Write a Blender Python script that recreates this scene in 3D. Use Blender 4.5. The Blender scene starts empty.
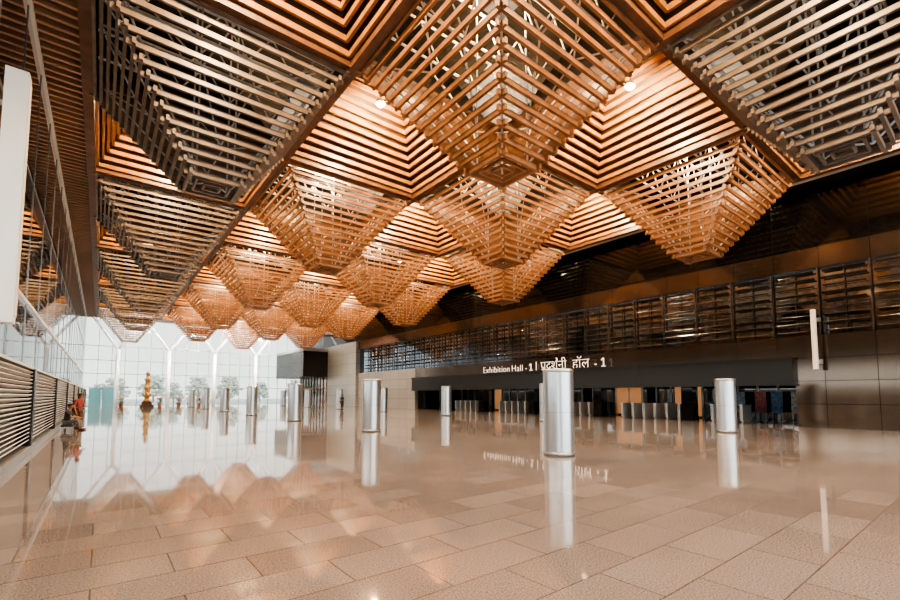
import bpy, math, random
from mathutils import Vector, Matrix
random.seed(7)
C = bpy.context.scene.collection
pi = math.pi

# ------------------------------------------------------------------ helpers
class MB:
    def __init__(s): s.v=[]; s.f=[]
    def hexa(s,P):
        b=len(s.v); s.v+= [tuple(p) for p in P]
        for q in ((0,3,2,1),(4,5,6,7),(0,1,5,4),(1,2,6,5),(2,3,7,6),(3,0,4,7)):
            s.f.append(tuple(b+i for i in q))
    def box(s,x0,x1,y0,y1,z0,z1):
        s.hexa([(x0,y0,z0),(x1,y0,z0),(x1,y1,z0),(x0,y1,z0),(x0,y0,z1),(x1,y0,z1),(x1,y1,z1),(x0,y1,z1)])
    def cbox(s,cx,cy,cz,sx,sy,sz,M=None):
        P=[Vector((a*sx/2,b*sy/2,c*sz/2)) for c in(-1,1) for a,b in((-1,-1),(1,-1),(1,1),(-1,1))]
        if M: P=[M@p for p in P]
        s.hexa([p+Vector((cx,cy,cz)) for p in P])
    def beam(s,a,b,w,h):
        a=Vector(a);b=Vector(b);d=(b-a).normalized()
        up=Vector((0,0,1)) if abs(d.z)<.98 else Vector((0,1,0))
        r=d.cross(up).normalized(); u=r.cross(d)
        P=[]
        for p in(a,b):
            P+=[p-r*w/2-u*h/2,p+r*w/2-u*h/2,p+r*w/2+u*h/2,p-r*w/2+u*h/2]
        s.hexa(P)
    def lathe(s,prof,seg=32,cx=0,cy=0,cz=0,cap=True):
        b=len(s.v); n=len(prof)
        for r,z in prof:
            for i in range(seg):
                a=2*pi*i/seg; s.v.append((cx+r*math.cos(a),cy+r*math.sin(a),cz+z))
        for j in range(n-1):
            for i in range(seg):
                k=(i+1)%seg
                s.f.append((b+j*seg+i,b+j*seg+k,b+(j+1)*seg+k,b+(j+1)*seg+i))
        if cap:
            s.f.append(tuple(b+i for i in reversed(range(seg))))
            s.f.append(tuple(b+(n-1)*seg+i for i in range(seg)))
    def tube(s,a,b,r0,r1=None,seg=8):
        r1=r0 if r1 is None else r1
        a=Vector(a);b_=Vector(b);d=(b_-a).normalized()
        up=Vector((0,0,1)) if abs(d.z)<.98 else Vector((0,1,0))
        r=d.cross(up).normalized(); u=r.cross(d); k0=len(s.v)
        for p,rr in((a,r0),(b_,r1)):
            for i in range(seg):
                t=2*pi*i/seg; s.v.append(tuple(p+r*rr*math.cos(t)+u*rr*math.sin(t)))
        for i in range(seg):
            k=(i+1)%seg; s.f.append((k0+i,k0+k,k0+seg+k,k0+seg+i))
        s.f.append(tuple(k0+i for i in reversed(range(seg)))); s.f.append(tuple(k0+seg+i for i in range(seg)))
    def ball(s,c,rx,ry,rz,seg=12,rings=8):
        b=len(s.v); c=Vector(c)
        s.v.append((c.x,c.y,c.z-rz))
        for j in range(1,rings):
            t=-pi/2+pi*j/rings
            for i in range(seg):
                a=2*pi*i/seg
                s.v.append((c.x+rx*math.cos(t)*math.cos(a),c.y+ry*math.cos(t)*math.sin(a),c.z+rz*math.sin(t)))
        s.v.append((c.x,c.y,c.z+rz)); top=len(s.v)-1
        for i in range(seg):
            k=(i+1)%seg
            s.f.append((b,b+1+k,b+1+i))
            for j in range(rings-2):
                o=b+1+j*seg; s.f.append((o+i,o+k,o+seg+k,o+seg+i))
            o=b+1+(rings-2)*seg; s.f.append((o+i,o+k,top))
    def obj(s,name,mat,smooth=False,parent=None,loc=None):
        me=bpy.data.meshes.new(name); me.from_pydata(s.v,[],s.f); me.update()
        if smooth:
            for p in me.polygons: p.use_smooth = len(p.vertices)==4 or len(p.vertices)==3
        me.materials.append(mat)
        o=bpy.data.objects.new(name,me); C.objects.link(o)
        if parent: o.parent=parent
        if loc: o.location=loc
        return o

def root(name,label,cat,loc=(0,0,0),rot=0,group=None):
    e=bpy.data.objects.new(name,None); e.empty_display_size=.3; C.objects.link(e)
    e.location=loc; e.rotation_euler=(0,0,rot); e["label"]=label; e["category"]=cat
    if group: e["group"]=group
    return e
def tag(o,label,cat,group=None):
    o["label"]=label;o["category"]=cat
    if group:o["group"]=group
    return o
def struct(o): o["kind"]="structure"; return o
def dup(r,loc,rot=None):
    n=r.copy(); C.objects.link(n); n.location=loc
    if rot is not None: n.rotation_euler=(0,0,rot)
    def rec(src,dst):
        for c in list(src.children):
            if c==dst: continue
            k=c.copy(); C.objects.link(k); k.parent=dst
            rec(c,k)
    rec(r,n)
    return n

# ------------------------------------------------------------------ materials
def mat(name,col,rough=.5,metal=0,emit=None,es=0,noise=0,nscale=8,spec=None,coat=0):
    m=bpy.data.materials.new(name); m.use_nodes=True; nt=m.node_tree; b=nt.nodes['Principled BSDF']
    b.inputs['Base Color'].default_value=(*col,1); b.inputs['Roughness'].default_value=rough
    b.inputs['Metallic'].default_value=metal
    if spec is not None: b.inputs['Specular IOR Level'].default_value=spec
    if coat: b.inputs['Coat Weight'].default_value=coat; b.inputs['Coat Roughness'].default_value=.06
    if emit: b.inputs['Emission Color'].default_value=(*emit,1); b.inputs['Emission Strength'].default_value=es
    if noise:
        t=nt.nodes.new('ShaderNodeTexCoord'); n=nt.nodes.new('ShaderNodeTexNoise'); n.inputs['Scale'].default_value=nscale; n.inputs['Detail'].default_value=4
        r=nt.nodes.new('ShaderNodeValToRGB')
        r.color_ramp.elements[0].color=(*[c*(1-noise) for c in col],1); r.color_ramp.elements[1].color=(*[min(1,c*(1+noise)) for c in col],1)
        r.color_ramp.elements[0].position=.3; r.color_ramp.elements[1].position=.7
        nt.links.new(t.outputs['Object'],n.inputs['Vector']); nt.links.new(n.outputs['Fac'],r.inputs['Fac']); nt.links.new(r.outputs['Color'],b.inputs['Base Color'])
    return m

def panelmat(name,c1,c2,cm,w,h,mortar=.012,rough=.3,metal=.5,axis='yz',offset=0.5,coat=0):
    m=bpy.data.materials.new(name); m.use_nodes=True; nt=m.node_tree; L=nt.links; b=nt.nodes['Principled BSDF']
    t=nt.nodes.new('ShaderNodeTexCoord'); sp=nt.nodes.new('ShaderNodeSeparateXYZ'); cb=nt.nodes.new('ShaderNodeCombineXYZ')
    L.new(t.outputs['Object'],sp.inputs[0])
    L.new(sp.outputs[axis[0].upper()],cb.inputs[0]); L.new(sp.outputs[axis[1].upper()],cb.inputs[1])
    br=nt.nodes.new('ShaderNodeTexBrick'); br.offset=offset
    br.inputs['Scale'].default_value=1; br.inputs['Brick Width'].default_value=w; br.inputs['Row Height'].default_value=h
    br.inputs['Mortar Size'].default_value=mortar; br.inputs['Color1'].default_value=(*c1,1); br.inputs['Color2'].default_value=(*c2,1); br.inputs['Mortar'].default_value=(*cm,1)
    L.new(cb.outputs[0],br.inputs['Vector']); 
    b.inputs['Roughness'].default_value=rough; b.inputs['Metallic'].default_value=metal
    if coat: b.inputs['Coat Weight'].default_value=coat; b.inputs['Coat Roughness'].default_value=.05
    L.new(br.outputs['Color'],b.inputs['Base Color'])
    return m,nt,br,b,t

# floor granite
M_floor,nt,br,bs,tc=panelmat('granite_floor',(.215,.200,.203),(.165,.152,.153),(.10,.09,.088),1.2,.6,.007,.13,0,'xy',0.5)
L=nt.links
n1=nt.nodes.new('ShaderNodeTexNoise'); n1.inputs['Scale'].default_value=60; n1.inputs['Detail'].default_value=7; n1.inputs['Roughness'].default_value=.85
n2=nt.nodes.new('ShaderNodeTexNoise'); n2.inputs['Scale'].default_value=.3; n2.inputs['Detail'].default_value=3
L.new(tc.outputs['Object'],n1.inputs['Vector']); L.new(tc.outputs['Object'],n2.inputs['Vector'])
cr=nt.nodes.new('ShaderNodeValToRGB'); cr.color_ramp.elements[0].position=.38; cr.color_ramp.elements[1].position=.62
cr.color_ramp.elements[0].color=(.38,.34,.33,1); cr.color_ramp.elements[1].color=(1.62,1.6,1.58,1)
L.new(n1.outputs['Fac'],cr.inputs['Fac'])
mx=nt.nodes.new('ShaderNodeMix'); mx.data_type='RGBA'; mx.blend_type='MULTIPLY'; mx.inputs['Factor'].default_value=1
L.new(br.outputs['Color'],mx.inputs['A']); L.new(cr.outputs['Color'],mx.inputs['B'])
mr=nt.nodes.new('ShaderNodeMapRange'); mr.inputs['To Min'].default_value=.7; mr.inputs['To Max'].default_value=1.25
L.new(n2.outputs['Fac'],mr.inputs['Value'])
mx2=nt.nodes.new('ShaderNodeMix'); mx2.data_type='RGBA'; mx2.blend_type='MULTIPLY'; mx2.inputs['Factor'].default_value=1
L.new(mx.outputs['Result'],mx2.inputs['A']); L.new(mr.outputs['Result'],mx2.inputs['B']); L.new(mx2.outputs['Result'],bs.inputs['Base Color'])
mrr=nt.nodes.new('ShaderNodeMapRange'); mrr.inputs['To Min'].default_value=.015; mrr.inputs['To Max'].default_value=.07
L.new(n2.outputs['Fac'],mrr.inputs['Value']); L.new(mrr.outputs['Result'],bs.inputs['Roughness'])
bs.inputs['Specular IOR Level'].default_value=.95

def wood(name,c,rough=.4):
    m=mat(name,c,rough); nt=m.node_tree; b=nt.nodes['Principled BSDF']
    t=nt.nodes.new('ShaderNodeTexCoord'); n=nt.nodes.new('ShaderNodeTexNoise'); n.inputs['Scale'].default_value=2.2; n.inputs['Detail'].default_value=5
    r=nt.nodes.new('ShaderNodeValToRGB'); r.color_ramp.elements[0].position=.3; r.color_ramp.elements[1].position=.7
    r.color_ramp.elements[0].color=(*[x*.7 for x in c],1); r.color_ramp.elements[1].color=(*[x*1.2 for x in c],1)
    nt.links.new(t.outputs['Object'],n.inputs['Vector']); nt.links.new(n.outputs['Fac'],r.inputs['Fac']); nt.links.new(r.outputs['Color'],b.inputs['Base Color'])
    return m
M_slat=wood('slat_wood',(.27,.14,.078),.34)
M_slat_daylit=wood('daylit_slat_wood',(.2,.163,.14),.36)  # same slats, with grey daylight put into the wood colour
M_slatg=wood('coffer_wood',(.31,.16,.068),.33)
M_back=wood('dark_backing_wood',(.06,.03,.016),.5)
M_beam=wood('beam_wood',(.14,.07,.042),.42)
M_white=mat('white_steel',(.72,.74,.76),.4)
M_clad=mat('dark_cladding',(.03,.027,.025),.6)
M_roof=mat('roof_deck',(.06,.059,.058),.7,noise=.2,nscale=1)
M_soffit=mat('beige_soffit',(.55,.51,.46),.6)
M_roofglow=mat('lit_roof_glow',(.25,.25,.25),.3,emit=(.95,.97,1),es=.12)  # faint emission imitates a lit roof deck behind the trusses
M_steel=mat('brushed_steel',(.52,.54,.57),.32,.95)
M_steeld=mat('steel_seam',(.3,.31,.32),.4,.8)
M_bronze,*_=panelmat('bronze_panels',(.14,.112,.094),(.11,.088,.073),(.02,.018,.016),1.9,1.15,.015,.12,.8,'yz',0)
M_bronzel,*_=panelmat('grey_panels',(.27,.265,.26),(.23,.225,.22),(.1,.1,.1),1.9,1.15,.02,.35,.3,'yz',0)
M_pil,*_=panelmat('pale_grey_panels',(.29,.32,.35),(.25,.28,.305),(.14,.15,.15),1.9,1.5,.02,.35,.3,'yz',0)
M_black,_n,_b,bb,_t=panelmat('black_glass_panels',(.008,.008,.008),(.006,.006,.006),(.016,.015,.015),3.8,1.15,.012,.06,.0,'yz',0)
bb.inputs['Specular IOR Level'].default_value=.38
M_band,*_=panelmat('bronze_band',(.17,.14,.12),(.14,.115,.098),(.03,.025,.02),1.9,2,.012,.13,.85,'yz',0)
M_louvre=mat('bronze_louvre',(.28,.28,.28),.16,.9,noise=.4,nscale=1.3)
M_dark=mat('dark_metal',(.018,.017,.016),.25,.3)
M_darkglass=mat('dark_glass',(.02,.022,.024),.03,0,spec=1.0,coat=1)
M_mirror=mat('reflective_glass',(.38,.39,.40),.03,1)
M_mirrord=mat('dark_reflective_glass',(.30,.36,.42),.05,1)
M_letter=mat('white_letter',(.9,.9,.9),.4,emit=(1,1,1),es=.35)
M_grille=mat('grille_aluminium',(.56,.58,.60),.4,.25)
M_lamp=mat('lamp_glow',(1,.9,.7),.4,emit=(1,.86,.62),es=200)
M_speaker=mat('white_speaker',(.7,.71,.72),.35)
M_gold=mat('gilded_brass',(.34,.21,.085),.45,.4,noise=.3,nscale=3)
M_warm=mat('warm_lit_glass',(.2,.12,.07),.3,emit=(1,.45,.18),es=.3)
M_cool=mat('lit_strip',(1,1,1),.3,emit=(1,.95,.85),es=5)
def glass(name,tr,col,rough=.02):
    m=bpy.data.materials.new(name); m.use_nodes=True; nt=m.node_tree; nt.nodes.remove(nt.nodes['Principled BSDF']); out=nt.nodes['Material Output']
    a=nt.nodes.new('ShaderNodeBsdfTransparent'); a.inputs[0].default_value=(*col,1)
    g=nt.nodes.new('ShaderNodeBsdfGlossy'); g.inputs['Roughness'].default_value=rough
    mx=nt.nodes.new('ShaderNodeMixShader'); fr=nt.nodes.new('ShaderNodeFresnel'); fr.inputs['IOR'].default_value=tr
    nt.links.new(fr.outputs[0],mx.inputs[0]); nt.links.new(a.outputs[0],mx.inputs[1]); nt.links.new(g.outputs[0],mx.inputs[2]); nt.links.new(mx.outputs[0],out.inputs[0])
    return m
M_glass=glass('clear_glass',1.35,(.8,.83,.83))
M_glassn=glass('tinted_glass',1.3,(.5,.51,.50))

# ------------------------------------------------------------------ dimensions
XL,XR=-2.0,28.0; YS,YN=-14.5,79.0; ZB=12.5; ZR=16.8
S=6.9; SY=6.85
CX=[2.65,9.55,16.45,23.35]
def CY(k): return 9.5+SY*k

# ------------------------------------------------------------------ shell
m=MB(); m.box(XL-.5,XR+7,YS-.5,YN+.5,-.3,0); struct(m.obj('floor',M_floor))
m=MB(); m.box(XL-.4,XR+.4,YS-.4,YN+.4,ZR,ZR+.3); struct(m.obj('ceiling',M_roof))
m=MB(); m.box(XR,XR+.4,YS,6.9,0,4.6); struct(m.obj('wall_east',M_bronze))
m=MB(); m.box(XR,XR+.4,6.9,42,3.5,4.6); struct(m.obj('wall_east',M_bronze))
m=MB(); m.box(XR,XR+.4,42,56.3,0,4.6); struct(m.obj('wall_east',M_bronzel))
m=MB(); m.box(XR-.35,XR+.4,56.3,66,0,9.05); struct(m.obj('wall_east',M_pil))
m=MB(); m.box(XR,XR+.4,66,YN,4.4,9.05); struct(m.obj('wall_east',M_bronze))
m=MB(); m.box(XR+.3,XR+.4,YS,56.3,4.6,8.0); struct(m.obj('wall_east',M_mirrord))
m=MB(); m.box(XR,XR+.4,YS,56.3,8.0,9.05); struct(m.obj('wall_east',M_band))
m=MB(); m.box(XR,XR+.4,YS,YN,9.05,ZR); struct(m.obj('wall_east',M_black))
m=MB(); m.box(XR-.45,XR+.6,6.9,42,2.1,3.5); m.box(XR-.5,XR-.4,6.85,42.05,3.42,3.54); m.box(XR-.5,XR-.4,6.85,42.05,2.08,2.16)
struct(m.obj('trim_1',M_dark))
m=MB(); m.box(XR-4.2,XR,66,YN,4.4,8.3); struct(m.obj('trim_2',M_dark))
m=MB(); m.box(XR-4.25,XR,65.95,YN,8.3,8.7); struct(m.obj('trim_3',M_pil))
m=MB(); m.box(XR+.4,XR+5.6,6.5,6.9,0,3.5); m.box(XR+.4,XR+5.6,42,42.4,0,3.5); struct(m.obj('wall_recess',M_bronze))
m=MB(); m.box(XR+.4,XR+5.6,6.5,42.4,3.1,3.4); struct(m.obj('ceiling_recess',M_dark))
m=MB(); m.box(XR+5.2,XR+5.6,6.9,42,0,3.2); struct(m.obj('wall_recess_back',M_darkglass))
m=MB()
y=8.0
while y<41:
    m.box(XR+5.12,XR+5.2,y-.05,y+.05,0,3.1); y+=1.1
m.box(XR+5.1,XR+5.2,6.9,42,2.2,2.32); struct(m.obj('trim_4',M_steeld))
for i,(ya,yb) in enumerate([(13.6,15.4),(18.0,20.2),(26.7,29.0),(33.3,34.4)]):
    m=MB(); m.box(XR+5.13,XR+5.19,ya,yb,.1,2.2); struct(m.obj('door_%d'%(i+2),M_warm))
m=MB()
for yy in [9.5,15,22,28.5,35]:
    m.box(XR+1.5,XR+4,yy,yy+.12,3.05,3.1)
struct(m.obj('trim_5',M_cool))
m=MB(); m.box(XR+.1,XR+.3,66,YN,0,4.4); struct(m.obj('wall_east_doors',M_darkglass))
m=MB()
for i in range(11): m.box(XR,XR+.1,66+i*1.3-.05,66+i*1.3+.05,0,4.4)
m.box(XR-.02,XR+.1,66,YN,2.6,2.8); struct(m.obj('trim_6',mat('amber_frame',(.4,.2,.1),.4)))
for i,yy in enumerate([12.7,19.1,25.5,31.9,38.3]):
    m=MB(); m.box(XR+.9,XR+1.6,yy-.35,yy+.35,.0,3.1); m.box(XR+.87,XR+1.63,yy-.38,yy+.38,0,.15)
    tag(m.obj('pillar',M_black),"square dark clad pillar inside the entrance recess","pillar","entrance pillars")
# soffits
m=MB(); m.box(XR-1.2,XR,YS,YN,ZB,ZB+.15); struct(m.obj('ceiling_soffit',M_soffit))
m=MB(); m.box(XL,XL+1.2,YS,YN,ZB+.25,ZB+.35); struct(m.obj('ceiling_soffit',M_beam))
m=MB(); yy=YS+.2
while yy<YN: 
    m.box(XL+.02,XL+1.1,yy-.06,yy+.06,ZB-.1,ZB+.14); yy+=.4
struct(m.obj('trim_60',mat('edge_slat_wood',(.42,.27,.18),.4)))
m=MB(); m.box(XL+1.2,XR-1.2,CY(9)+SY/2,YN,ZB,ZB+.15); struct(m.obj('ceiling_soffit',M_soffit))
# west wall
m=MB(); m.box(XL-.08,XL-.04,YS,YN,0,4.6); struct(m.obj('window_1',M_glass))
m=MB(); m.box(XL-.1,XL-.04,YS,YN,4.6,ZB); struct(m.obj('window_2',M_mirror))
m=MB(); m.box(XL-.3,XL,YS,YN,ZB,ZR); struct(m.obj('wall_west',M_back))
m=MB(); 
yy=YS
while yy<=YN:
    m.box(XL-.06,XL-.02,yy-.02,yy+.02,0,ZB); yy+=3.425
for z in (8.5,): m.box(XL-.06,XL-.02,YS,YN,z-.02,z+.02)
struct(m.obj('trim_7',M_steeld))
m=MB(); m.box(XL-.04,XL+.06,YS,YN,ZB-.12,ZB); m.box(XL-.06,XL+.02,YS,YN,4.55,4.65); struct(m.obj('trim_8',M_white))
# north glass wall
m=MB(); m.box(XL,XR,YN,YN+.05,0,ZB); struct(m.obj('window_3',M_glassn))
M_wc=mat('white_paint',(.95,.95,.95),.5)
m=MB()
x=XL
while x<=XR: m.box(x-.03,x+.03,YN-.1,YN,0,ZB); x+=1.53
for z in (2.7,4.6,6.5,8.5): m.box(XL,XR,YN-.1,YN,z-.04,z+.04)
struct(m.obj('trim_9',M_steeld))
m=MB(); m.box(XL,XR,YN,YN+.3,ZB,ZR); struct(m.obj('wall_north',M_soffit))
m=MB()
for xa in (-1.3,.2): 
    m.box(xa,xa+1.3,YN-.2,YN-.12,0,2.6)
struct(m.obj('door_1',mat('teal_door',(.12,.3,.35),.2)))
# south glass wall
m=MB(); m.box(XL,XR,YS-.05,YS,0,ZB); struct(m.obj('window_4',M_glass))
m=MB(); m.box(XL,XR,YS-.3,YS,ZB,ZR); struct(m.obj('wall_south',M_soffit))
col=root('branching_column',"white steel column forking into two struts before the glass wall","column",(1.7,77.6,0),group="branching facade columns")
m=MB(); m.tube((0,0,0),(0,0,8.1),.27,.25,12); m.obj('shaft',M_wc,True,col)
for s in(-1,1):
    m=MB(); m.tube((0,0,8.05),(s*3.0,0,ZB-.05),.21,.16,10); m.obj('strut',M_wc,True,col)
for x in (7.8,13.9,20.0): dup(col,(x,77.6,0))

# ------------------------------------------------------------------ ceiling grid beams
n=10
for x in (-.8,6.1,13.0,19.9,26.8):
    m=MB(); m.box(x-.16,x+.16,YS,CY(9)+SY/2,ZB-.28,ZB+.42)
    struct(m.obj('trim_%d'%n,M_beam)); n+=1
for k in range(-3,11):
    y=CY(k)-SY/2
    m=MB(); m.box(-.8,26.8,y-.14,y+.14,ZB-.24,ZB+.40); struct(m.obj('trim_%d'%n,M_beam)); n+=1

def ring(m,h,z,t,ht,ext,hy=None):
    hy=h if hy is None else hy
    for s in(-1,1):
        m.cbox(0,s*hy,z,2*(h+ext),t,ht)
        m.cbox(s*h,0,z+.001,t,2*(hy+ext),ht*.98)

pyr=root('hanging_pyramid',"inverted stepped pyramid of golden brown timber slats hanging from the ceiling","ceiling pyramid",(0,0,0),group="slatted ceiling pyramids")
m=MB(); N=15
for i in range(N):
    t=i/(N-1); ring(m,3.26*(1-t)+.74*t,ZB-.25-t*3.66,.09,.165,.17)
for h in (.5,.24): ring(m,h,ZB-3.93,.07,.09,.0)
pc=m.obj('slat_cage',M_slat,parent=pyr)
m=MB()
a=3.0; b=.55; z0=ZB-.1; z1=ZB-3.75
for sx,sy in((1,1),(1,-1),(-1,1),(-1,-1)):
    m.tube((sx*a,sy*a,z0),(sx*b,sy*b,z1),.035,seg=6)
    m.tube((sx*b,sy*b,z1),(sx*b,sy*b,ZR-.5),.03,seg=6)
for ang in range(4):
    R=Matrix.Rotation(ang*pi/2,4,'Z')
    def P(t,u):
        h=a*(1-t)+b*t; return R@Vector((u*h,-h,z0*(1-t)+z1*t))
    for (t0,u0),(t1,u1) in [((0,-1),(.33,-.33)),((.33,-.33),(0,0)),((0,0),(.33,.33)),((.33,.33),(0,1)),((.33,-.33),(.8,0)),((.33,.33),(.8,0))]:
        m.tube(P(t0,u0),P(t1,u1),.028,seg=5)
m.tube((-b,-b,z1),(b,b,z1),.03,seg=5); m.tube((-b,b,z1),(b,-b,z1),.03,seg=5)
for s in (-2.2,-.75,.75,2.2):
    m.tube((-3.2,s,13.0),(3.2,s,13.0),.045,seg=5); m.tube((-3.2,s,14.2),(3.2,s,14.2),.045,seg=5)
    for i in range(8):
        x0=-3.2+i*.8; m.tube((x0,s,13.0 if i%2 else 14.2),(x0+.8,s,14.2 if i%2 else 13.0),.03,seg=5)
m.obj('truss_frame',M_white,parent=pyr)

cof=root('ceiling_coffer',"recessed stepped coffer lined with glowing orange timber boards","ceiling coffer",(0,0,0),group="timber ceiling coffers")
m=MB(); N=12
for i in range(N):
    t=i/(N-1); ring(m,3.22*(1-t)+1.25*t,ZB+.08+t*3.5,.1,.19,.0)
m.obj('board_lining',M_slatg,parent=cof)
def frust(h0,h1,za,zb):
    m=MB(); m.v=[(-h0,-h0,za),(h0,-h0,za),(h0,h0,za),(-h0,h0,za),(-h1,-h1,zb),(h1,-h1,zb),(h1,h1,zb),(-h1,h1,zb)]
    m.f=[(0,1,5,4),(1,2,6,5),(2,3,7,6),(3,0,4,7),(4,5,6,7)]; return m
frust(3.34,1.45,ZB,ZB+3.75).obj('backing_panel',M_back,parent=cof)
frust(3.38,1.49,ZB+.02,ZB+3.8).obj('outer_cladding',M_clad,parent=cof)

pen=root('pendant_light',"warm twin-headed lamp hanging on cables from the ceiling","lamp",(0,0,0),group="ceiling pendant lamps")
for s in(-1,1):
    m=MB(); m.tube((s*.55,0,.1),(s*.15,0,1.4),.028,seg=5); m.obj('cable',M_white,parent=pen)
m=MB(); m.beam((-.62,0,.1),(.62,0,.1),.08,.08); m.obj('crossbar',M_dark,parent=pen)
for s in(-1,1):
    m=MB(); m.lathe([(.02,.14),(.12,.1),(.21,-.03),(.2,-.06)],14,s*.48,0,0); hd=m.obj('lamp_head',M_white,True,pen)
    m=MB(); m.lathe([(.16,-.05),(.15,-.1),(.1,-.15),(.04,-.17)],14,s*.48,0,0); m.obj('bulb',M_lamp,True,hd)
ld=bpy.data.lights.new('pendant_glow','POINT'); ld.energy=3200; ld.color=(1,.66,.34); ld.shadow_soft_size=.2
ld2=ld.copy(); ld2.energy=1100
ls=bpy.data.lights.new('down_beam','SPOT'); ls.energy=1300; ls.color=(1,.98,.96); ls.shadow_soft_size=.15; ls.spot_size=math.radians(105); ls.spot_blend=.7
def lamp_at(x,y,z,glow,spot):
    o=pen if 'pen' not in first else dup(pen,(x,y,z)); first['pen']=1; o.location=(x,y,z)
    o.rotation_euler=(0,0,-.66)
    todo.append((o,glow,spot))
wn=5; first={}; todo=[]
PZ=14.5
for k in range(-3,10):
    for i,x in enumerate(CX):
        y=CY(k); isP=(i+k)%2==1
        src=pyr if isP else cof
        if src.name in first: o=dup(src,(x,y,0))
        else: src.location=(x,y,0); first[src.name]=1; o=src
        if isP:
            pale=(i==0 or k<=-1)
            o["label"]="inverted stepped pyramid of pale grey-brown slats tinted for daylight, with white trusses behind" if pale else "inverted stepped pyramid of golden brown timber slats hanging from the ceiling"
            for c in o.children:
                if c.name.startswith('slat_cage'):
                    c.material_slots[0].link='OBJECT'; c.material_slots[0].material=M_slat_daylit if pale else M_slat
            if not pale: lamp_at(x,y,14.9,ld2,None)
            m=MB(); m.box(x-2.6,x+2.6,y-2.6,y+2.6,ZR-.08,ZR-.02); struct(m.obj('window_%d'%wn,M_roofglow)); wn+=1  # added glowing panel, stands in for lit roof above the slats
        else:
            lamp_at(x,y,PZ,ld,ls)
for o,g,s in todo:
    a=bpy.data.objects.new('pendant_glow',g); C.objects.link(a); a.parent=o; a.location=(0,0,-.45 if s else -1.2)
    if s:
        a=bpy.data.objects.new('down_beam',s); C.objects.link(a); a.parent=o; a.location=(0,0,-.3)
for x in (4.5,13.5,22.5):
    la=bpy.data.lights.new('facade_fill','AREA'); la.energy=3200; la.size=3; la.size_y=.5; la.shape='RECTANGLE'; la.color=(1,.98,.95)  # unseen fill lights added to brighten the backlit branching columns
    o=bpy.data.objects.new('facade_fill',la); C.objects.link(o); o.location=(x,70,12.1); o.rotation_euler=(math.radians(62),0,0)

# ------------------------------------------------------------------ steel columns
sc=root('steel_column',"round brushed stainless steel air column standing on the granite floor","air column",(9.72,7.62,0),group="steel air columns")
m=MB(); m.lathe([(.40,.1),(.40,1.14)],48,cap=False); m.lathe([(.40,1.15),(.40,2.22)],48,cap=False); m.obj('body',M_steel,True,sc)
m=MB(); m.lathe([(.395,.0),(.395,2.2)],32); m.lathe([(.42,0),(.42,.1)],40); m.obj('base_ring',M_steeld,True,sc)
m=MB(); m.lathe([(.405,2.2),(.405,2.27),(.36,2.3),(.1,2.31)],48); m.obj('cap',M_steel,True,sc)
for k in range(0,7):
    for x in (9.45,21.3):
        if (k,x)==(0,9.45): continue
        dup(sc,(x,7.75+9.88*k,0))

# ------------------------------------------------------------------ louvre bays
lb=root('louvre_bay',"bay of dark bronze horizontal louvre blades above the entrance","louvre",(XR,0,4.6),group="louvre bays of the long wall")
m=MB()
for i in range(9):
    R=Matrix.Rotation(math.radians(30 if i%3 else 8),4,'Y')
    m.cbox(.02,0,.2+i*.375,.2,1.7 if i%2 else 1.6,.03,R)
m.obj('blade_set',M_louvre,parent=lb)
m=MB(); m.box(.0,.2,-.97,-.93,0,3.4); m.box(.1,.2,-.02,.02,0,3.4); m.obj('frame',M_louvre,parent=lb)
y=-3.0; f=True
while y<55:
    if f: lb.location=(XR,y,4.6); f=False
    else: dup(lb,(XR,y,4.6))
    y+=1.95

# ------------------------------------------------------------------ sign
sg=root('hall_sign',"raised white lettering naming the exhibition hall above the portal","sign",(XR-.45,23.6,3.54))
def tmesh(body,size,off=-.016,spc=1.08):
    cu=bpy.data.curves.new('t','FONT'); cu.body=body; cu.size=size; cu.extrude=.012; cu.offset=off; cu.space_character=spc
    t=bpy.data.objects.new('t',cu); C.objects.link(t); bpy.context.view_layer.update()
    me=bpy.data.meshes.new_from_object(t.evaluated_get(bpy.context.evaluated_depsgraph_get()))
    bpy.data.objects.remove(t); me.materials.clear(); me.materials.append(M_letter)
    xs=[v.co.x for v in me.vertices] or [0]
    return me,min(xs),max(xs)
def place(me,name,yc,par):
    o=bpy.data.objects.new(name,me); C.objects.link(o); o.parent=par
    o.rotation_euler=(pi/2,0,-pi/2); o.location=(-.03,yc,.05); return o
def strokes(segs,yc):
    m=MB()
    for p,q in segs: m.beam((p[0],p[1],0),(q[0],q[1],0),.055,.055)
    mm=m.obj('letter_stroke',M_letter,parent=sg); mm.rotation_euler=(pi/2,0,-pi/2); mm.location=(-.03,yc,.05)
def numeral_one(h,yc):
    strokes([((.2,0),(.2,h)),((.2,h),(.03,h*.76)),((.04,.02),(.36,.02))],yc)
yc=6.4
for wd,gap in [('Exhibition',.3),('Hall',.32),('-',.25)]:
    me,a0,a1=tmesh(wd,.78)
    for v in me.vertices: v.co.x-=a0
    place(me,'lettering',yc,sg); yc-=(a1-a0)+gap
numeral_one(.56,yc); yc-=.36+.4
m=MB(); m.box(-.02,.02,-.022,.022,-.02,.68); mm=m.obj('separator_bar',M_letter,parent=sg); mm.location=(-.03,yc,.05)
yc-=.45
sz=1.0
for wd in ['प','द','श','नी','हॉ','ल']:
    me,a0,a1=tmesh(wd,sz,-.018,1.0)
    ys=[v.co.y for v in me.vertices]; wdt=a1-a0
    H=max(ys)
    for v in me.vertices: v.co.x-=a0
    place(me,'lettering',yc,sg)
    if wd=='प': strokes([((wdt*.72,.24*H),(wdt*.2,.0))],yc)
    if wd=='श':
        pts=[]
        for i in range(7):
            t=-pi/2+pi*i/6; pts.append((wdt*.72+.11*math.cos(t),H+.13+.11*math.sin(t)))
        strokes(list(zip(pts,pts[1:])),yc)
    yc-=wdt+.02
    if wd=='नी': yc-=.5
yc-=.4
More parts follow.
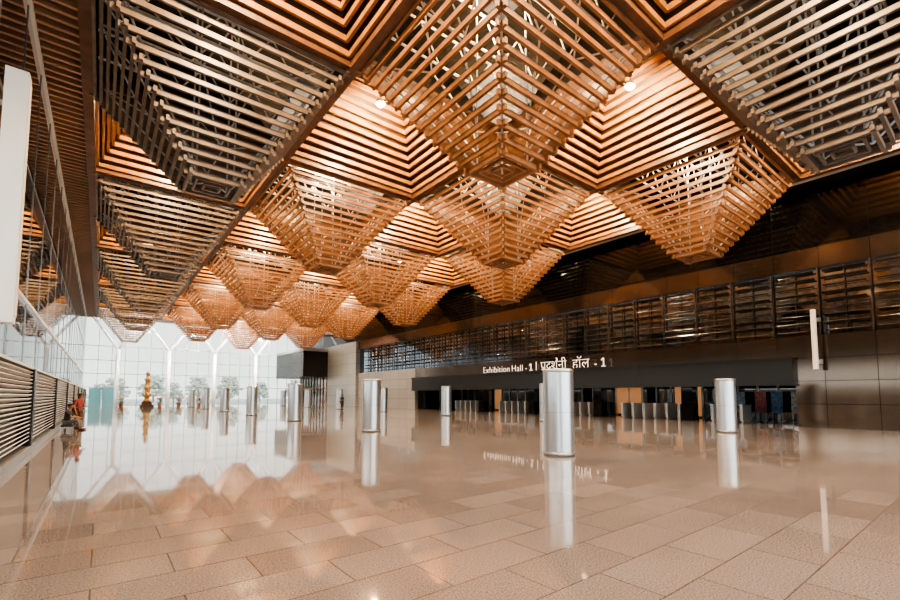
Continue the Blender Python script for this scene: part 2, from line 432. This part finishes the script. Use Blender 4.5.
me,a0,a1=tmesh('-',.85)
for v in me.vertices: v.co.x-=a0
place(me,'lettering',yc,sg); yc-=(a1-a0)+.35
numeral_one(.6,yc); yc-=.4
m=MB(); m.box(-.06,0,yc,6.7,0,.05); m.obj('rail',M_dark,parent=sg)

# ------------------------------------------------------------------ turnstiles
ts=root('turnstile',"waist-high steel turnstile gate in the entrance recess","turnstile",(30.4,10,0),group="entrance turnstiles")
m=MB(); m.box(-.7,.7,-.08,.08,.08,.98); m.box(-.6,.6,-.06,.06,0,.08); m.obj('cabinet',M_grille,parent=ts)
m=MB(); m.box(-.74,.74,-.11,.11,.98,1.03); m.obj('top_plate',M_steel,parent=ts)
m=MB(); m.hexa([(-.1,.09,.3),(.25,.09,.3),(.25,.11,.3),(-.1,.11,.3),(-.05,.38,.95),(.15,.38,.95),(.15,.4,.95),(-.05,.4,.95)]); m.obj('flap',M_glass,parent=ts)
for yy in [10.8,11.6,13.6,14.4,15.2,16,16.8,17.6,20.4,21.2,22,22.8,23.6,27,27.8,28.6,29.4,30.2,33.6,34.4,35.2,36,36.8]: dup(ts,(30.4,yy,0))
for (yy,c,lab) in [(7.9,(.4,.42,.44),"pale grey display board on steel feet"),(8.9,(.08,.16,.3),"blue display board on steel feet"),(9.75,(.3,.1,.1),"red display board on steel feet"),(10.9,(.2,.3,.38),"blue and white display board on steel feet")]:
    r=root('display_board',lab,"display board",(32.2,yy,0))
    m=MB(); m.box(-.03,.03,-.3,.3,.5,1.8); m.obj('panel',mat('board_'+str(yy),c,.5,noise=.5,nscale=6),parent=r)
    for s in(-1,1):
        m=MB(); m.box(-.02,.02,s*.25-.02,s*.25+.02,.02,.5); m.box(-.25,.25,s*.25-.03,s*.25+.03,0,.03); m.obj('foot',M_steeld,parent=r)

# ------------------------------------------------------------------ column speakers
def speaker(loc,sgn,L,w=.13):
    r=root('column_speaker',"tall slim white column loudspeaker on wall brackets","loudspeaker",loc)
    m=MB(); m.box(-.1,.1,-w,w,0,2.9); m.obj('housing',M_speaker,parent=r)
    m=MB(); m.box(sgn*.1-.01,sgn*.1+.01,-w*.75,w*.75,.08,2.82) ; m.obj('speaker_cloth',mat('cloth',(.6,.6,.6),.8),parent=r)
    for z in(.4,2.5):
        m=MB(); m.beam((-sgn*.1,0,z),(-sgn*L,0,z),.05,.05); m.cbox(-sgn*L,0,z,.04,.2,.2); m.obj('bracket',M_steeld,parent=r)
speaker((-.9,6.9,2.4),1,1.05,.1)
speaker((27.1,5.85,2.85),-1,.86,.09)

# ------------------------------------------------------------------ floor grilles
gr=root('floor_grille',"long aluminium louvred air grille unit against the glass wall","air grille",(-1.75,0,0),group="air grilles of the glass wall")
m=MB(); Lg=8.0
for i in range(19):
    R=Matrix.Rotation(math.radians(-35),4,'Y'); m.cbox(.22,0,.35+i*.103,.09,Lg-.3,.02,R)
m.obj('blade_set',M_grille,parent=gr)
m=MB(); m.box(.0,.06,-Lg/2,Lg/2,.25,2.3); m.obj('back_panel',M_dark,parent=gr)
m=MB(); m.box(-.02,.28,-Lg/2,Lg/2,2.3,2.36); m.obj('top_rail',M_grille,parent=gr)
m=MB(); m.box(-.02,.3,-Lg/2,Lg/2,0,.2); m.obj('plinth',M_steeld,parent=gr)
for s in(-1,1):
    m=MB(); m.box(-.02,.3,s*(Lg/2-.08)-.07,s*(Lg/2-.08)+.07,.2,2.33); m.obj('post',M_dark,parent=gr)
gr.location=(-1.75,4.9,0)
for k in range(1,9): dup(gr,(-1.75,4.9+8.05*k,0))
bn=root('bench',"low dark bench beside the air grille","bench",(-1.1,26.5,0))
m=MB(); m.box(-.22,.2,-.7,.7,.2,.27); m.obj('seat',M_dark,parent=bn)
for sx in(-.18,.14):
    for sy in(-.6,.6):
        m=MB(); m.box(sx-.02,sx+.02,sy-.02,sy+.02,0,.2); m.obj('leg',M_steeld,parent=bn)

# ------------------------------------------------------------------ gilded tower near north end
tw=root('gilded_monument',"slim brown-gold tiered monument on a dark stepped plinth","sculpture",(4.9,72,0))
m=MB(); m.cbox(0,0,.15,1.5,1.5,.3); m.cbox(0,0,.5,1.1,1.1,.4); m.obj('plinth',M_back,parent=tw)
m=MB(); m.lathe([(.4,.7),(.45,.85),(.3,1.0),(.28,1.3),(.55,1.5),(.57,1.6),(.3,1.8),(.28,2.3),(.46,2.55),(.48,2.65),(.26,2.85),(.24,3.4),(.38,3.6),(.38,3.7),(.2,3.9),(.18,4.3),(.25,4.45),(.1,4.7),(.02,5.0)],20); m.obj('tiered_body',M_gold,True,tw)
for i in range(8):
    a=i*pi/4; m=MB(); m.ball((.5*math.cos(a),.5*math.sin(a),1.7),.09,.09,.13,8,6); m.obj('finial',M_gold,True,tw)
M_leaf=mat('leaf_green',(.05,.14,.04),.6,noise=.4,nscale=6); M_redf=mat('red_flower',(.55,.06,.05),.6); M_pot=mat('terracotta',(.35,.14,.08),.7)
def planter(loc,lab):
    r=root('potted_plant',lab,"plant",loc,group="potted plants by the glass wall")
    m=MB(); m.lathe([(.2,0),(.3,.4),(.33,.45),(.28,.45),(.26,.4)],16); m.obj('pot',M_pot,True,r)
    m=MB()
    for i in range(60):
        a=random.uniform(0,2*pi); q=random.uniform(.1,.45); z=random.uniform(.5,1.2)
        R=Matrix.Rotation(a,4,'Z')@Matrix.Rotation(random.uniform(-1,1),4,'Y')
        m.cbox(q*math.cos(a),q*math.sin(a),z,.22,.09,.01,R)
    m.tube((0,0,.4),(0,0,1.1),.03,seg=5); m.obj('foliage',M_leaf,parent=r)
    m=MB()
    for i in range(16):
        a=random.uniform(0,2*pi); q=random.uniform(.05,.4); m.ball((q*math.cos(a),q*math.sin(a),random.uniform(.9,1.3)),.07,.07,.06,6,4)
    m.obj('blossom',M_redf,parent=r)
for x in (6.6,8.9,10.2,11.5,2.2): planter((x,74.5,0),"red flowering plant in a terracotta pot")

# ------------------------------------------------------------------ outside
M_pv=mat('paving',(.6,.59,.57),.8,noise=.1,nscale=.3)
m=MB(); m.box(-90,-2.6,-60,200,-.4,-.05); struct(m.obj('ground_outside',M_pv))
m=MB(); m.box(-2.6,70,79.6,200,-.4,-.05); struct(m.obj('ground_outside',M_pv))
M_tree=mat('tree_foliage',(.74,.78,.71),.8,noise=.1,nscale=1.5); M_bark=mat('bark',(.6,.58,.55),.9)
def tree(loc,s):
    r=root('tree',"leafy pale green tree on the paved forecourt","tree",loc,group="forecourt trees")
    m=MB(); m.tube((0,0,0),(0,0,2.6*s),.2*s,.12*s,8)
    for i in range(4):
        a=i*pi/2+.4; m.tube((0,0,2.1*s),(1.0*s*math.cos(a),1.0*s*math.sin(a),3.5*s),.08*s,.04*s,6)
    m.obj('trunk',M_bark,parent=r)
    m=MB()
    for i in range(200):
        a=random.uniform(0,2*pi); z=random.uniform(1.2,5.0); q=math.sqrt(random.random())*(2.6-.3*z)*s*random.uniform(.7,1.3); z*=s
        m.ball((q*math.cos(a),q*math.sin(a),z),.38*s,.38*s,.26*s,6,4)
    m.obj('foliage',M_tree,parent=r)
for (x,y,s) in [(-14,118,1.2),(-9,100,1.0),(-4.5,112,1.0),(0,98,.7),(2.5,114,1.0),(9.5,122,1.2),(11.5,104,.8),(17,112,1.1),(20,100,.8),(25,120,1.2),(29.5,110,.9),(35,102,1.0)]: tree((x,y,-.05),s)

# ------------------------------------------------------------------ people
M_skin=mat('skin',(.32,.17,.11),.55); M_hair=mat('hair',(.02,.015,.012),.6); M_eye=mat('eye',(.6,.6,.58),.3); M_lip=mat('lip',(.3,.1,.08),.5)
def skin_mesh(name,pts,edges,m,parent,levels=2,rootv=0):
    me=bpy.data.meshes.new(name); me.from_pydata([p[0] for p in pts],edges,[]); me.materials.append(m)
    o=bpy.data.objects.new(name,me); C.objects.link(o); o.parent=parent
    md=o.modifiers.new('s','SKIN'); md.use_smooth_shade=True
    for i,p in enumerate(pts):
        r=p[1]; sv=me.skin_vertices[0].data[i]; sv.radius=r if isinstance(r,tuple) else (r,r); sv.use_root=(i==rootv)
    s=o.modifiers.new('ss','SUBSURF'); s.levels=levels; s.render_levels=levels
    return o
def person(loc,rot,lab,J,M_top,M_bot,longtop=False):
    r=root('person',lab,"person",loc,rot)
    V={k:Vector(v) for k,v in J.items()}
    pts=[];E=[];idx={}
    def add(n,p,rad,par=None):
        idx[n]=len(pts); pts.append((tuple(p),rad))
        if par: E.append((idx[par],idx[n]))
    add('pel',V['pel'],(.15,.11)); add('waist',V['pel'].lerp(V['chest'],.45),(.13,.10),'pel'); add('chest',V['chest'],(.16,.11),'waist')
    add('neck',V['neck'],.055,'chest'); hd=V['head']; up=(hd-V['neck']).normalized()
    add('jaw',hd-up*.07+Vector((0,.02,0)),(.062,.07),'neck'); add('skull',hd+up*.02,(.082,.095),'jaw'); add('crown',hd+up*.09,(.055,.065),'skull')
    for s in('l','r'):
        add(s+'sh',V[s+'sh'],.062,'chest'); add(s+'el',V[s+'el'],.042,s+'sh'); add(s+'wr',V[s+'wr'],.028,s+'el')
        d=(V[s+'wr']-V[s+'el']).normalized(); side=d.cross(Vector((0,1,.3))).normalized(); pal=V[s+'wr']+d*.055
        add(s+'palm',pal,(.036,.018),s+'wr')
        for j,(off,ln) in enumerate([(-.027,.07),(-.009,.08),(.009,.075),(.027,.058)]):
            b=pal+side*off+d*.04; n=side.cross(d)
            add(s+'f%d'%j,b,.009,s+'palm'); add(s+'g%d'%j,b+d*ln*.55+n*.01,.0085,s+'f%d'%j); add(s+'h%d'%j,b+d*ln+n*.035,.007,s+'g%d'%j)
        t=pal-side*.035-d*.02; add(s+'t0',t,.011,s+'palm'); add(s+'t1',t-side*.03+d*.035,.009,s+'t0')
        add(s+'hip',V[s+'hip'],.085,'pel'); add(s+'kn',V[s+'kn'],.058,s+'hip'); add(s+'an',V[s+'an'],.038,s+'kn')
        add(s+'toe',V[s+'an']+Vector((0,.17,-.05)),.032,s+'an')
    body=skin_mesh('body',pts,E,M_skin,r)
    for s in(-1,1):
        m=MB(); m.ball(hd+Vector((s*.032,.088,.01)),.013,.008,.009,8,6); m.obj('eye',M_eye,True,body)
        m=MB(); m.ball(hd+Vector((s*.084,.0,-.005)),.012,.022,.032,8,6); m.obj('ear',M_skin,True,body)
    m=MB(); m.ball(hd+Vector((0,.1,-.02)),.013,.02,.026,8,6); m.obj('nose',M_skin,True,body)
    m=MB(); m.ball(hd+Vector((0,.088,-.062)),.025,.01,.009,8,6); m.obj('mouth',M_lip,True,body)
    m=MB(); m.ball(hd+Vector((0,-.02,.045)),.094,.102,.09,16,10)
    if longtop: m.ball(hd+Vector((0,-.09,-.05)),.06,.05,.11,12,8)
    m.obj('hair',M_hair,True,r)
    tp=[];te=[];ti={}
    def ad(n,p,rad,par=None):
        ti[n]=len(tp); tp.append((tuple(p),rad))
        if par: te.append((ti[par],ti[n]))
    ad('p',V['pel']+Vector((0,0,.02)),(.175,.135)); ad('w',V['pel'].lerp(V['chest'],.45),(.155,.125),'p'); ad('c',V['chest'],(.18,.13),'w'); ad('n',V['chest'].lerp(V['neck'],.6),.08,'c')
    for s in('l','r'):
        ad(s+'s',V[s+'sh'],.078,'c'); ad(s+'e',V[s+'sh'].lerp(V[s+'el'],.9),.056,s+'s')
    skin_mesh('shirt',tp,te,M_top,r)
    tp=[];te=[];ti={}
    ad('p',V['pel'],(.17,.13))
    for s in('l','r'):
        ad(s+'h',V[s+'hip'],.105,'p'); ad(s+'k',V[s+'kn'],.078,s+'h'); ad(s+'a',V[s+'kn'].lerp(V[s+'an'],.93),.058,s+'k')
    skin_mesh('trousers',tp,te,M_bot,r)
    for s in('l','r'):
        a=V[s+'an']; m=MB(); m.ball(a+Vector((0,.07,-.045)),.05,.14,.045,12,8); m.obj('shoe',M_hair,True,r)
    return r
sit=dict(pel=(0,0,.36),chest=(0,.05,.78),neck=(0,.08,.95),head=(0,.12,1.1),lsh=(.19,.05,.86),rsh=(-.19,.05,.86),lel=(.24,.2,.62),rel=(-.24,.2,.62),lwr=(.12,.42,.58),rwr=(-.12,.42,.58),
 lhip=(.1,.03,.34),rhip=(-.1,.03,.34),lkn=(.14,.42,.5),rkn=(-.14,.42,.5),lan=(.14,.5,.09),ran=(-.14,.5,.09))
std=dict(pel=(0,0,.9),chest=(0,.05,1.25),neck=(0,.08,1.42),head=(0,.13,1.55),lsh=(.19,.05,1.34),rsh=(-.19,.05,1.34),lel=(.26,.02,1.06),rel=(-.24,.12,1.08),lwr=(.27,.1,.83),rwr=(-.1,.3,1.05),
 lhip=(.1,0,.86),rhip=(-.1,0,.86),lkn=(.12,.05,.48),rkn=(-.11,.1,.48),lan=(.12,0,.09),ran=(-.12,-.02,.09))
person((-1.15,26.5,.0),-pi/2-.2,"person seated on a low bench in dark shirt and grey trousers",sit,mat('charcoal_cloth',(.05,.05,.06),.8),mat('grey_cloth',(.2,.19,.18),.8))
person((-.85,28.4,0),-pi/2-.6,"person standing by the grille in red tunic and brown trousers",std,mat('red_cloth',(.3,.07,.08),.8),mat('brown_cloth',(.14,.07,.05),.8),True)
person((21.2,46.5,0),pi+.5,"person standing on the floor in dark blue shirt and dark trousers",std,mat('blue_cloth',(.04,.07,.15),.8),mat('navy_cloth',(.03,.03,.05),.8))

# ------------------------------------------------------------------ world, lights, camera
w=bpy.data.worlds.new('World'); bpy.context.scene.world=w; w.use_nodes=True
nt=w.node_tree; bg=nt.nodes['Background']
tc=nt.nodes.new('ShaderNodeTexCoord'); sp=nt.nodes.new('ShaderNodeSeparateXYZ'); rp=nt.nodes.new('ShaderNodeValToRGB')
nt.links.new(tc.outputs['Generated'],sp.inputs[0]); nt.links.new(sp.outputs['Z'],rp.inputs['Fac']); nt.links.new(rp.outputs['Color'],bg.inputs['Color'])
rp.color_ramp.elements[0].color=(.98,1,.99,1); rp.color_ramp.elements[1].color=(.9,.96,1,1); bg.inputs['Strength'].default_value=5

cam=bpy.data.cameras.new('cam'); co=bpy.data.objects.new('camera',cam); C.objects.link(co)
co.location=(0,0,1.6); co.rotation_euler=(math.radians(94),0,math.radians(-38.2)); cam.lens=17.72; cam.sensor_width=36; cam.shift_y=.0711; cam.clip_end=500
bpy.context.scene.camera=co
bpy.context.scene.view_settings.view_transform='AgX'
bpy.context.scene.view_settings.look='AgX - High Contrast'
bpy.context.scene.view_settings.exposure=.1
